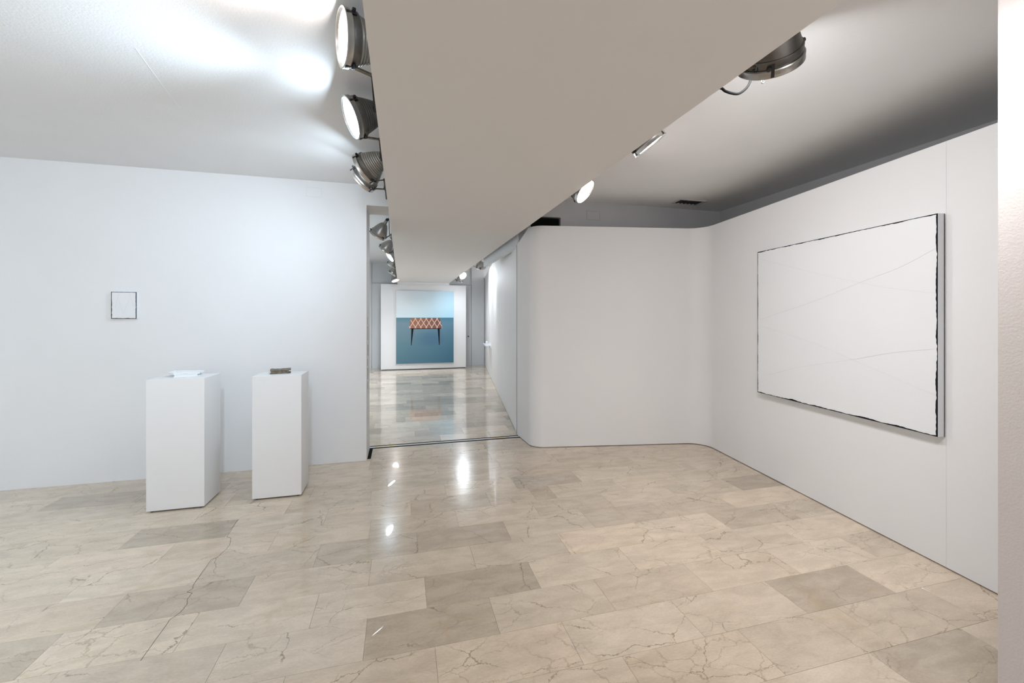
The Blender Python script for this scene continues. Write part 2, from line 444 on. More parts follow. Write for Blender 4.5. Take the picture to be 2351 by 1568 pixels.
# ------------------------------------------------------------------ floors
PITCH, TL, Y0 = 0.265, 0.615, 2.46
BASE = (0.66, 0.55, 0.425)
def tone(k): return tuple(c * k for c in BASE)
DARK = {  # row index -> list of (x0, x1, tone)
    -5: [(2.02, 2.60, 0.74), (2.60, 3.2, 0.93)],
    -3: [(1.99, 2.60, 0.74)],
    -2: [(-0.165, 0.45, 0.80), (0.45, 1.06, 0.96), (1.65, 2.26, 1.03), (2.26, 2.877, 1.09)],
    -1: [(-2.16, -1.55, 0.82), (0.126, 0.745, 0.76)],
    0: [(-1.436, -0.82, 0.80), (-0.18, 0.43, 0.97), (1.64, 2.26, 1.12), (2.26, 2.88, 0.86)],
    1: [(-0.515, 0.10, 0.82), (0.10, 0.715, 0.76), (1.335, 1.95, 0.87), (2.55, 3.165, 1.12)],
    2: [(2.857, 3.47, 0.74)],
    3: [(-1.775, -1.17, 0.76), (0.07, 0.69, 0.84), (0.69, 1.07, 0.92), (1.07, 1.25, 0.78)],
    4: [(0.98, 1.59, 0.82)],
    6: [(-2.73, -2.11, 0.78), (-2.11, -1.50, 0.82)],
    7: [(0.3, 0.92, 0.92)],
}
def tile(x0, x1, y0, y1, k, parent, tint=(1, 1, 1)):
    g = 0.0005; ch = 0.0005
    cx, cy = (x0 + x1) / 2, (y0 + y1) / 2
    hx, hy = (x1 - x0) / 2 - g, (y1 - y0) / 2 - g
    dz = 0.0
    vs = [(sx * hx, sy * hy, -0.02) for sx, sy in ((-1, -1), (1, -1), (1, 1), (-1, 1))]
    vs += [(sx * hx, sy * hy, -ch) for sx, sy in ((-1, -1), (1, -1), (1, 1), (-1, 1))]
    vs += [(sx * (hx - ch), sy * (hy - ch), dz) for sx, sy in ((-1, -1), (1, -1), (1, 1), (-1, 1))]
    fs = [(8, 9, 10, 11)]
    for lo in (0, 4):
        for i in range(4):
            j = (i + 1) % 4
            fs.append((lo + i, lo + j, lo + 4 + j, lo + 4 + i))
    key = (round(hx, 4), round(hy, 4))
    me = TILE_ME.get(key)
    if me is None:
        me = bpy.data.meshes.new('tile'); me.from_pydata(vs, [], fs); me.materials.append(M['marble'])
        TILE_ME[key] = me
    o = bpy.data.objects.new('tile', me); C.objects.link(o)
    o.parent = parent; o.location = (cx, cy, 0)
    c = tone(k); o.color = (c[0] * tint[0], c[1] * tint[1], c[2] * tint[2], 1)
    return o
TILE_ME = {}
floor = struct(B().box(-5.2, 4.2, -4.2, YW2, -0.2, -0.003), 'floor', 'grout', 'polished beige marble floor of the main room', 'floor')
rnd = random.Random(11)
def pick(r):
    u = r.random()
    return r.uniform(0.87, 0.91) if u < 0.06 else (r.uniform(1.04, 1.10) if u < 0.25 else r.uniform(0.93, 1.03))
XL, XR = -3.35, 3.62
rows = range(-5, 10)
XMIN = {-5: 0.6, -4: -0.1, -3: -1.0, -2: -1.7, -1: -2.3, 0: -2.4, 1: -2.7}
for ri in rows:
    y0 = Y0 + ri * PITCH; y1 = y0 + PITCH
    lim_hi = YW2 - 0.0 if ri >= 8 else y1
    y1 = min(y1, 5.012)
    if y0 >= 5.0: continue
    ex = DARK.get(ri, [])
    xl = XMIN.get(ri, XL)
    xr_ = min(XR, 3.2 + 0.13 * (y1 - 1.5) + 0.12) if ri < 8 else 1.5
    if ri >= 8: xl = -0.355 if y0 > YW - 0.01 else XL
    segs = list(ex)
    if not segs:
        x = xl + rnd.uniform(0, TL) - TL
        segs = [(x, x + TL, pick(rnd))]
    # between anchors
    segs.sort(); full = []
    for a, c in zip(segs, segs[1:] + [None]):
        full.append(a)
        if c:
            gap = c[0] - a[1]
            if gap > 0.02:
                m_ = max(1, round(gap / TL)); wd = gap / m_
                for i in range(m_): full.append((a[1] + wd * i, a[1] + wd * (i + 1), pick(rnd)))
    x = full[0][0]
    while x > xl:
        full.append((x - TL, x, pick(rnd))); x -= TL
    x = max(s_[1] for s_ in full)
    while x < xr_:
        full.append((x, x + TL, pick(rnd))); x += TL
    for x0, x1, k in sorted(full):
        if x1 <= xl or x0 >= xr_: continue
        if ri >= 8 and y0 > YW - 0.01: x0 = max(x0, -0.355)
        t_ = 1 + rnd.uniform(-0.012, 0.012)
        tile(x0, x1, y0, y1, k, floor, (t_, 1, 2 - t_))
# the rest of the main room floor (beside and behind the view), one slab sheet level with the tiles
b = B()
b.box(-5.0, 4.04, -4.0, Y0 - 5 * PITCH - 0.001, -0.003, 0)
b.box(-5.0, XL - TL, Y0 - 5 * PITCH, YW, -0.003, 0)
o = b.build('outer_slabs', 'marble', floor); o.color = (*BASE, 1)

crack = [(-1.174, 3.511), (-1.156, 3.258), (-1.121, 3.229), (-1.096, 3.136), (-1.099, 3.074), (-1.114, 2.992), (-1.141, 2.977), (-1.129, 2.719), (-1.117, 2.683), (-1.133, 2.658), (-1.103, 2.641), (-1.103, 2.592), (-1.084, 2.543), (-1.089, 2.484), (-1.111, 2.433), (-1.102, 2.179)]
b = B()
for p, q in zip(crack, crack[1:]):
    for t in range(6):
        def J(k):
            t_ = k / 6; x = p[0] + (q[0] - p[0]) * t_; y = p[1] + (q[1] - p[1]) * t_
            return (x + 0.004 * mnoise.noise(Vector((x * 60, y * 60, 0))), y, 0.0002)
        b.bar(J(t), J(t + 1), 0.0022, 0.0004)
tag(b.build('crack', 'groove', floor), 'dark crack running through several slabs')

floor2 = struct(B().box(-2.1, 3.2, YW2, YF + 0.2, -0.2, -0.003), 'floor_far', 'grout', 'glossy pale marble floor of the far room', 'floor')
y = 5.116; ri = 0
rnd = random.Random(5)
while y < YF:
    y1 = min(y + PITCH, YF)
    x = -1.0 - rnd.uniform(0, TL)
    while x < xr(y1):
        u = rnd.random()
        k = rnd.uniform(0.66, 0.80) if u < 0.25 else (rnd.uniform(1.08, 1.24) if u < 0.5 else rnd.uniform(0.88, 1.03))
        tile(x, x + TL, y, y1, k, floor2, (0.995, 1.0, 1.01))
        x += TL
    y += PITCH; ri += 1
o = B().box(-1.9, -1.62, YW2, YF, -0.003, 0).build('edge_slabs', 'marble', floor2); o.color = (*BASE, 1)

# threshold channel between the rooms
thr = empty('floor_threshold', (0.56, 5.05, 0), 'black and pale metal threshold strip across the opening', 'threshold')
thr['kind'] = 'structure'
B().box(-0.355, 1.47, 5.012, 5.042, -0.003, 0.0012).build('dark_strip', 'strip', thr)
B().box(-0.355, 1.47, 5.042, 5.088, -0.003, 0.0010).build('pale_strip', 'frame', thr)
B().box(-0.355, 1.47, 5.088, 5.116, -0.003, 0.0012).build('dark_strip', 'strip', thr)
B().box(1.08, 1.30, 5.052, 5.078, 0.001, 0.0016).build('brass_insert', 'brassline', thr)
B().box(-0.30, -0.08, 5.052, 5.078, 0.001, 0.0016).build('brass_insert', 'brassline', thr)
B().box(-0.353, -0.318, 4.66, 5.012, -0.003, 0.0014).build('end_strip', 'strip', thr)
B().box(1.440, 1.478, 4.83, 5.012, -0.003, 0.0014).build('end_strip', 'strip', thr)

# ------------------------------------------------------------------ pedestals
def pedestal(x0, x1, y0, y1, h, label):
    r = empty('pedestal', ((x0 + x1) / 2, (y0 + y1) / 2, 0), label, 'pedestal', 'white pedestals')
    B().box(x0, x1, y0, y1, 0.012, h).build('body', 'ped', r, bevel=0.0025, smooth=True)
    B().box(x0 + 0.015, x1 - 0.015, y0 + 0.012, y1 - 0.015, 0.006, 0.014).build('recessed_base', 'greyline', r)
    for x in (x0 + 0.03, x1 - 0.03):
        for y in (y0 + 0.02, y1 - 0.03):
            b = B(); b.lathe([(0, 0), (0.008, 0), (0.008, 0.012), (0, 0.012)], Matrix.Translation((x, y, 0)), 10)
            b.build('foot', 'black', r)
    return r
pedestal(-1.889, -1.503, 3.80, 4.105, 1.02, 'white pedestal that carries the white plaster book')
pedestal(-1.182, -0.815, 3.842, 4.125, 1.015, 'white pedestal that carries the small brown book')

# ------------------------------------------------------------------ books
def slab_grid(b, M4, lx, ly, z0, z1, nx, ny, amp, seed, edge=0.0):
    """closed block with a lumpy top and wavy sides"""
    rr = random.Random(seed)
    def P(i, j, top):
        u, v = i / nx, j / ny
        ax = (u - .5) * lx; ay = (v - .5) * ly
        nz = mnoise.noise(Vector((u * 5 + seed, v * 5, seed * .7))) * amp + mnoise.noise(Vector((u * 14, v * 14 + seed, 3.1))) * amp * .5
        jit = mnoise.noise(Vector((u * 7 + 9, v * 7, seed + (5 if top else 0)))) * edge
        ax += jit if i in (0, nx) else 0; ay += jit if j in (0, ny) else 0
        return M4 @ Vector((ax, ay, (z1 + nz) if top else z0))
    vs = [P(i, j, t) for t in (False, True) for j in range(ny + 1) for i in range(nx + 1)]
    W = nx + 1; O = W * (ny + 1); fs = []
    for j in range(ny):
        for i in range(nx):
            q = j * W + i
            fs.append((q, q + W, q + W + 1, q + 1)); fs.append((O + q, O + q + 1, O + q + W + 1, O + q + W))
    for i in range(nx):
        fs.append((i, i + 1, O + i + 1, O + i)); q = ny * W + i; fs.append((q, O + q, O + q + 1, q + 1))
    for j in range(ny):
        q = j * W; fs.append((q, O + q, O + q + W, q + W)); q = j * W + nx; fs.append((q, q + W, O + q + W, O + q))
    b.add(vs, fs)

def book(name, cx, cy, cz, rot, lx, ly, h, mat, label, lumpy, seed):
    r = empty(name, (cx, cy, cz), label, 'book')
    M4 = Matrix.Translation((cx, cy, cz)) @ Matrix.Rotation(rot, 4, 'Z')
    b = B(); slab_grid(b, M4, lx, ly, 0.0, 0.0055, 10, 8, 0.0006, seed, 0.002); b.build('cover', mat, r, smooth=True)
    b = B(); slab_grid(b, M4 @ Matrix.Translation((-0.006, 0, 0)), lx - 0.02, ly - 0.012, 0.0045, h - 0.006, 12, 9, 0.0012, seed + 1, 0.003); b.build('page_block', mat, r, smooth=True)
    b = B(); slab_grid(b, M4, lx, ly, h - 0.008, h, 22, 16, lumpy, seed + 2, 0.003); b.build('top_cover', mat, r, smooth=True)
    return r
book('brown_book', -1.015, 4.015, 1.0155, math.radians(13), 0.155, 0.115, 0.034, 'bookbrown', 'small weathered brown book lying on the pedestal nearer the opening', 0.004, 2)
wb = book('white_book', -1.685, 3.985, 1.0205, math.radians(12), 0.17, 0.15, 0.030, 'plaster', 'white plaster book with ragged top on the left pedestal', 0.006, 6)
b = B()
slab_grid(b, Matrix.Translation((-1.705, 4.00, 1.0505)) @ Matrix.Rotation(math.radians(8), 4, 'Z') @ Matrix.Rotation(math.radians(2), 4, 'Y'), 0.215, 0.14, 0, 0.004, 18, 12, 0.004, 12, 0.008)
b.build('loose_leaf', 'plaster', wb, smooth=True)

# ------------------------------------------------------------------ paintings
def ragged_strip(b, O, ux, uz, nrm, p, q, w_in, w_out, n, seed):
    """irregular painted stroke from p to q (2-d), thickness varying to both sides"""
    p, q = Vector(p), Vector(q); t = (q - p).normalized(); s = Vector((-t.y, t.x))
    L_ = (q - p).length; lo, hi = [], []
    for i in range(n + 1):
        d = L_ * i / n
        a = w_in * (0.6 + 1.1 * max(0, mnoise.noise(Vector((d * 9 + seed, seed, 0))) + .25) + 0.5 * mnoise.noise(Vector((d * 40, seed, 1))))
        c = w_out
        lo.append(p + t * d - s * c); hi.append(p + t * d + s * max(a, 0.0006))
    def W(v, e): return O + ux * v.x + uz * v.y + nrm * e
    m_ = len(lo)
    vs = [W(v, .0004) for v in lo] + [W(v, .0004) for v in hi] + [W(v, .0012) for v in lo] + [W(v, .0012) for v in hi]
    fs = []
    for i in range(m_ - 1):
        fs.append((2 * m_ + i, 2 * m_ + i + 1, 3 * m_ + i + 1, 3 * m_ + i))
        fs.append((m_ + i, 3 * m_ + i, 3 * m_ + i + 1, m_ + i + 1)); fs.append((i, i + 1, 2 * m_ + i + 1, 2 * m_ + i))
    b.add(vs, fs)

# large canvas on the partition
wd = Vector((0.1263, 1.0, 0)).normalized()          # along the wall, away from the camera
wn = Vector((-1.0, 0.1263, 0)).normalized()         # out of the wall
O = Vector((3.11, 1.514, 0)) + wd * ((1.757 - 1.514) * math.hypot(1, .1263)) + wn * 0.05
ux = wd; uz = Vector((0, 0, 1))
Wc, z0c, z1c = 1.505, 0.785, 2.119
root = empty('large_painting', O + wd * Wc / 2 + uz * z0c, 'large white canvas with ragged black outline on the partition', 'painting')
b = B()
c8 = []
for e in (0.0, -0.044):
    for s_, z in ((0, z0c), (Wc, z0c), (Wc, z1c), (0, z1c)): c8.append(O + ux * s_ + uz * z + wn * e)
b.add(c8, [(0, 1, 2, 3), (7, 6, 5, 4), (0, 4, 5, 1), (1, 5, 6, 2), (2, 6, 7, 3), (3, 7, 4, 0)])
b.build('canvas', 'canvas_side', root)
b = B()
e8 = []
for e in (0.0006, 0.0):
    for s_, z in ((0, z0c), (Wc, z0c), (Wc, z1c), (0, z1c)): e8.append(O + ux * s_ + uz * z + wn * e)
b.add(e8, [(0, 1, 2, 3), (0, 4, 5, 1), (1, 5, 6, 2), (2, 6, 7, 3), (3, 7, 4, 0)])
b.build('painted_face', 'canvas', root)
OO = O + wn * 0.0006
b = B(); ragged_strip(b, OO, ux, uz, wn, (0, z1c), (0, z0c), 0.0078, 0.0, 220, 3.3); b.build('outline_stroke', 'ink', root)
b = B(); ragged_strip(b, OO, ux, uz, wn, (Wc, z1c), (0, z1c), 0.0060, 0.0, 120, 8.1); b.build('outline_stroke', 'ink', root)
b = B(); ragged_strip(b, OO, ux, uz, wn, (0, z0c), (Wc, z0c), 0.0085, 0.0, 120, 14.7); b.build('outline_stroke', 'ink', root)
b = B(); ragged_strip(b, OO, ux, uz, wn, (Wc, z0c), (Wc, z1c), 0.0055, 0.0, 120, 21.9); b.build('outline_stroke', 'ink', root)
# dark line along the rear of the stretcher edge
b = B(); b.bar(O + ux * -0.001 + uz * z0c + wn * -0.043, O + ux * -0.001 + uz * z1c + wn * -0.043, 0.003, 0.0016, up=(wd.x, wd.y, 0)); b.build('edge_line', 'groove', root)
CURVES = [[(1.467, 2.046), (0.9, 1.864), (0.481, 1.744), (0.274, 1.691), (0.016, 1.644)],
          [(1.479, 1.476), (0.9, 1.62), (0.481, 1.747), (0.218, 1.822), (0.016, 1.91)],
          [(1.467, 1.417), (0.935, 1.305), (0.549, 1.195), (0.24, 1.101), (0.016, 1.033)],
          [(1.355, 0.972), (0.988, 1.088), (0.549, 1.192), (0.251, 1.268), (0.016, 1.309)]]
def crom(P, n=8):
    out = []
    Q = [P[0]] + P + [P[-1]]
    for i in range(1, len(Q) - 2):
        for k in range(n):
            t = k / n; a, b_, c, d = Q[i - 1], Q[i], Q[i + 1], Q[i + 2]
            out.append(tuple(0.5 * (2 * b_[j] + (c[j] - a[j]) * t + (2 * a[j] - 5 * b_[j] + 4 * c[j] - d[j]) * t * t + (3 * b_[j] - a[j] - 3 * c[j] + d[j]) * t ** 3) for j in range(len(b_))))
    out.append(P[-1]); return out
for cv in CURVES:
    b = B(); pts = crom(cv)
    for p, q in zip(pts, pts[1:]):
        b.bar(OO + ux * p[0] + uz * p[1] + wn * .0003, OO + ux * q[0] + uz * q[1] + wn * .0003, 0.0014, 0.0022, up=wn)
    b.build('drawn_line', 'pencil', root)

# small canvas on the left wall
x0, x1, z0, z1 = -2.548, -2.356, 1.486, 1.73
r = empty('small_painting', ((x0 + x1) / 2, YW, z0), 'small white picture with thin black border on the left wall', 'painting')
B().box(x0, x1, YW - 0.028, YW, z0, z1).build('canvas', 'canvas', r)
yb = YW - 0.028
OS = Vector((0, yb, 0))
for k, (p, q, w_) in enumerate((((x0, z0), (x1, z0), .0056), ((x1, z0), (x1, z1), .0072), ((x1, z1), (x0, z1), .0044), ((x0, z1), (x0, z0), .0056))):
    b = B(); n_ = 14
    P, Q = Vector(p), Vector(q); t = (Q - P).normalized(); s_ = Vector((-t.y, t.x))
    lo = [P + (Q - P) * i / n_ for i in range(n_ + 1)]
    hi = [v + s_ * w_ * (0.85 + 0.4 * mnoise.noise(Vector((v.x * 50, v.y * 50, k)))) for v in lo]
    vs = [(v.x, yb - .001, v.y) for v in lo] + [(v.x, yb - .001, v.y) for v in hi] + [(v.x, yb, v.y) for v in lo] + [(v.x, yb, v.y) for v in hi]
    m_ = n_ + 1
    b.add(vs, [(i, i + 1, m_ + i + 1, m_ + i) for i in range(n_)] + [(m_ + i, m_ + i + 1, 3 * m_ + i + 1, 3 * m_ + i) for i in range(n_)] + [(i, 2 * m_ + i, 2 * m_ + i + 1, i + 1) for i in range(n_)])
    b.build('border_stroke', 'ink', r)
for pts in ([(0.3, .95), (.16, .4)], [(.3, .7), (.45, .25)], [(.72, .95), (.88, .45)], [(.72, .75), (.45, .1)]):
    b = B()
    (a, c), (d, e) = pts
    b.bar((x0 + a * (x1 - x0), yb - .0004, z0 + c * (z1 - z0)), (x0 + d * (x1 - x0), yb - .0004, z0 + e * (z1 - z0)), 0.001, 0.0014, up=(0, 1, 0))
    b.build('drawn_line', 'pencil', r)

# free standing panel in the far room with the picture of a table
px0, px1, py = -0.57, 1.835, 12.30
pr = empty('display_panel', ((px0 + px1) / 2, py + 0.06, 0), 'white free standing panel carrying the picture of a table', 'panel')
B().box(px0, px1, py, py + 0.12, 0.02, 2.43).build('board', 'wall', pr, bevel=0.003)
B().box(px0 + 0.02, px1 - 0.02, py + 0.012, py + 0.108, 0.0, 0.02).build('recessed_base', 'groove', pr)
fx0, fx1, fz0, fz1 = -0.155, 1.462, 0.175, 2.245
def print_mat():
    m, nt, p = new_mat('blue_picture_print')
    N, L = nt.nodes, nt.links
    tc = N.new('ShaderNodeTexCoord'); sp = N.new('ShaderNodeSeparateXYZ'); L.new(tc.outputs['Object'], sp.inputs[0])
    def ramp(inp, a, c, stops):
        mr = N.new('ShaderNodeMapRange'); mr.inputs['From Min'].default_value = a; mr.inputs['From Max'].default_value = c
        L.new(inp, mr.inputs['Value']); r_ = N.new('ShaderNodeValToRGB')
        while len(r_.color_ramp.elements) < len(stops): r_.color_ramp.elements.new(0.5)
        for e, (ps, cl) in zip(r_.color_ramp.elements, stops): e.position = ps; e.color = (*cl, 1)
        L.new(mr.outputs[0], r_.inputs[0]); return r_.outputs[0]
    H = fz1 - fz0
    # object origin = bottom centre of the picture
    vert = ramp(sp.outputs['Z'], 0, H, [(0.0, (.085, .19, .265)), (0.20, (.10, .215, .28)), (0.55, (.16, .265, .335)), (0.622, (.10, .235, .31)), (0.630, (.045, .19, .275)), (0.634, (.58, .78, .86)), (0.78, (.66, .80, .88)), (1.0, (.64, .75, .82))])
    hor = ramp(sp.outputs['X'], -0.8, 0.8, [(0.0, (1.2, 1.08, 1.02)), (0.5, (1.0, 1.0, 1.0)), (1.0, (.68, .86, .94))])
    mx = N.new('ShaderNodeMix'); mx.data_type = 'RGBA'; mx.blend_type = 'MULTIPLY'; mx.inputs[0].default_value = 1.0
    L.new(vert, mx.inputs[6]); L.new(hor, mx.inputs[7])
    # the picture's own printed shadow under the table
    mp = N.new('ShaderNodeMapping'); mp.inputs['Location'].default_value = (-0.14 * 1.7, 0, -0.70 * 3.2); mp.inputs['Scale'].default_value = (1.7, 0, 3.2)
    L.new(tc.outputs['Object'], mp.inputs[0])
    ln = N.new('ShaderNodeVectorMath'); ln.operation = 'LENGTH'; L.new(mp.outputs[0], ln.inputs[0])
    mr = N.new('ShaderNodeMapRange'); mr.interpolation_type = 'SMOOTHSTEP'; mr.inputs['From Min'].default_value = 0.2; mr.inputs['From Max'].default_value = 1.0
    mr.inputs['To Min'].default_value = 0.55; mr.inputs['To Max'].default_value = 0.0
    L.new(ln.outputs['Value'], mr.inputs['Value'])
    m2 = N.new('ShaderNodeMix'); m2.data_type = 'RGBA'; L.new(mr.outputs[0], m2.inputs[0]); L.new(mx.outputs[2], m2.inputs[6]); m2.inputs[7].default_value = (.06, .15, .26, 1)
    L.new(m2.outputs[2], p.inputs['Base Color']); p.inputs['Roughness'].default_value = 0.5
    p.inputs['Specular IOR Level'].default_value = 0.3
    return m
def lattice_mat():
    m, nt, p = new_mat('brown_lattice_print')
    N, L = nt.nodes, nt.links
    tc = N.new('ShaderNodeTexCoord'); sp = N.new('ShaderNodeSeparateXYZ'); L.new(tc.outputs['Object'], sp.inputs[0])
    def mth(op, a, c=None):
        n_ = N.new('ShaderNodeMath'); n_.operation = op
        for i, v in enumerate((a, c)):
            if v is None: continue
            if isinstance(v, (int, float)): n_.inputs[i].default_value = v
            else: L.new(v, n_.inputs[i])
        return n_.outputs[0]
    masks = []
    for sg in (1, -1):
        d = mth('ADD', sp.outputs['X'], mth('MULTIPLY', sp.outputs['Z'], sg * 0.153 / 0.242))
        fr = mth('FRACT', mth('ADD', mth('DIVIDE', d, 0.153), 10.5))
        masks.append(mth('LESS_THAN', mth('ABSOLUTE', mth('SUBTRACT', fr, 0.5)), 0.075))
    mask = mth('MAXIMUM', masks[0], masks[1])
    mx = N.new('ShaderNodeMix'); mx.data_type = 'RGBA'; L.new(mask, mx.inputs[0])
    gr = N.new('ShaderNodeValToRGB'); gr.color_ramp.elements[0].color = (.36, .17, .08, 1); gr.color_ramp.elements[1].color = (.17, .075, .055, 1)
    mr = N.new('ShaderNodeMapRange'); mr.inputs['From Min'].default_value = -.5; mr.inputs['From Max'].default_value = .5
    L.new(sp.outputs['X'], mr.inputs[0]); L.new(mr.outputs[0], gr.inputs[0])
    L.new(gr.outputs[0], mx.inputs[6]); mx.inputs[7].default_value = (.78, .50, .47, 1)
    L.new(mx.outputs[2], p.inputs['Base Color']); p.inputs['Roughness'].default_value = .5
    return m
fr = empty('table_picture', ((fx0 + fx1) / 2, py, fz0), 'framed picture of a brown lattice topped table against blue', 'picture')
B().box(fx0 - 0.012, fx1 + 0.012, py - 0.045, py, fz0 - 0.012, fz1 + 0.012).build('frame', 'frame', fr)
B().box(fx0, fx1, py - 0.047, py - 0.044, fz0, fz1).build('print', print_mat(), fr, origin=((fx0 + fx1) / 2, py - 0.046, fz0))
S_ = 1.617 / 845
def PX(x, y): return (fx0 + (x - 325) * S_, fz1 - (y - 185) * S_)
def flat(name, pts, mat, d0, d1, origin=None):
    b = B(); P = [PX(*p) for p in pts]; n_ = len(P)
    b.add([(x, py - d1, z) for x, z in P] + [(x, py - d0, z) for x, z in P],
          [tuple(range(n_)), tuple(reversed(range(n_, 2 * n_)))] + [(i, (i + 1) % n_, n_ + (i + 1) % n_, n_ + i) for i in range(n_)])
    return b.build(name, mat, fr, origin=origin)
tc_ = PX(722, 663)
flat('printed_table_leg', [(544, 748), (576, 748), (546, 996), (537, 996)], 'ink', .0472, .0478)
flat('printed_table_leg', [(930, 748), (962, 748), (960, 996), (950, 996)], 'ink', .0472, .0478)
flat('printed_table_edge', [(516, 736), (992, 736), (980, 752), (528, 752)], 'ink', .0472, .0480)
flat('printed_table_top', [(540, 587), (960, 587), (978, 640), (1000, 735), (990, 742), (520, 742), (509, 735), (524, 650)], lattice_mat(), .0474, .0484, origin=(tc_[0], py - .048, tc_[1]))

# small white shelf with an object on the oblique wall
ys = 10.2
sd = Vector((K, 1, 0)).normalized(); sn = Vector((-1, K, 0)).normalized()
ws = Vector((xr(ys), ys, 0.80))
sh = empty('wall_shelf', ws, 'small pale shelf on the bright strip of the oblique wall', 'shelf')
for z_, dd, l0, l1 in ((0.0, 0.16, -0.35, 0.55), (-0.045, 0.03, -0.35, 0.55)):
    b = B()
    vs = []
    for zz in (z_, z_ + (0.018 if z_ == 0 else 0.045)):
        for l, d in ((l0, 0), (l1, 0), (l1, dd), (l0, dd)): vs.append(ws + sd * l + sn * d + Vector((0, 0, zz)))
    b.add(vs, [(3, 2, 1, 0), (4, 5, 6, 7), (0, 1, 5, 4), (1, 2, 6, 5), (2, 3, 7, 6), (3, 0, 4, 7)])
    b.build('board' if z_ == 0 else 'cleat', 'acrylic', sh)
so = ws + sd * 0.25 + sn * 0.08 + Vector((0, 0, 0.0185))
ob = empty('glass_object', so, 'small pale object standing on the wall shelf', 'sculpture')
b = B(); b.lathe([(0, 0), (.03, 0), (.034, .01), (.022, .035), (.028, .06), (.012, .075), (0, .076)], Matrix.Translation(so), 16); b.build('body', 'acrylic', ob, smooth=True)
b = B(); b.lathe([(0, .076), (.009, .078), (.008, .09), (0, .092)], Matrix.Translation(so), 10); b.build('stopper', 'greyline', ob, smooth=True)

# ------------------------------------------------------------------ flood lamps along the soffit
LM = {}
def bezier(p0, p1, p2, p3, n=14):
    out = []
    for i in range(n + 1):
        t = i / n; u = 1 - t
        out.append(p0 * u ** 3 + p1 * 3 * u * u * t + p2 * 3 * u * t * t + p3 * t ** 3)
    return out

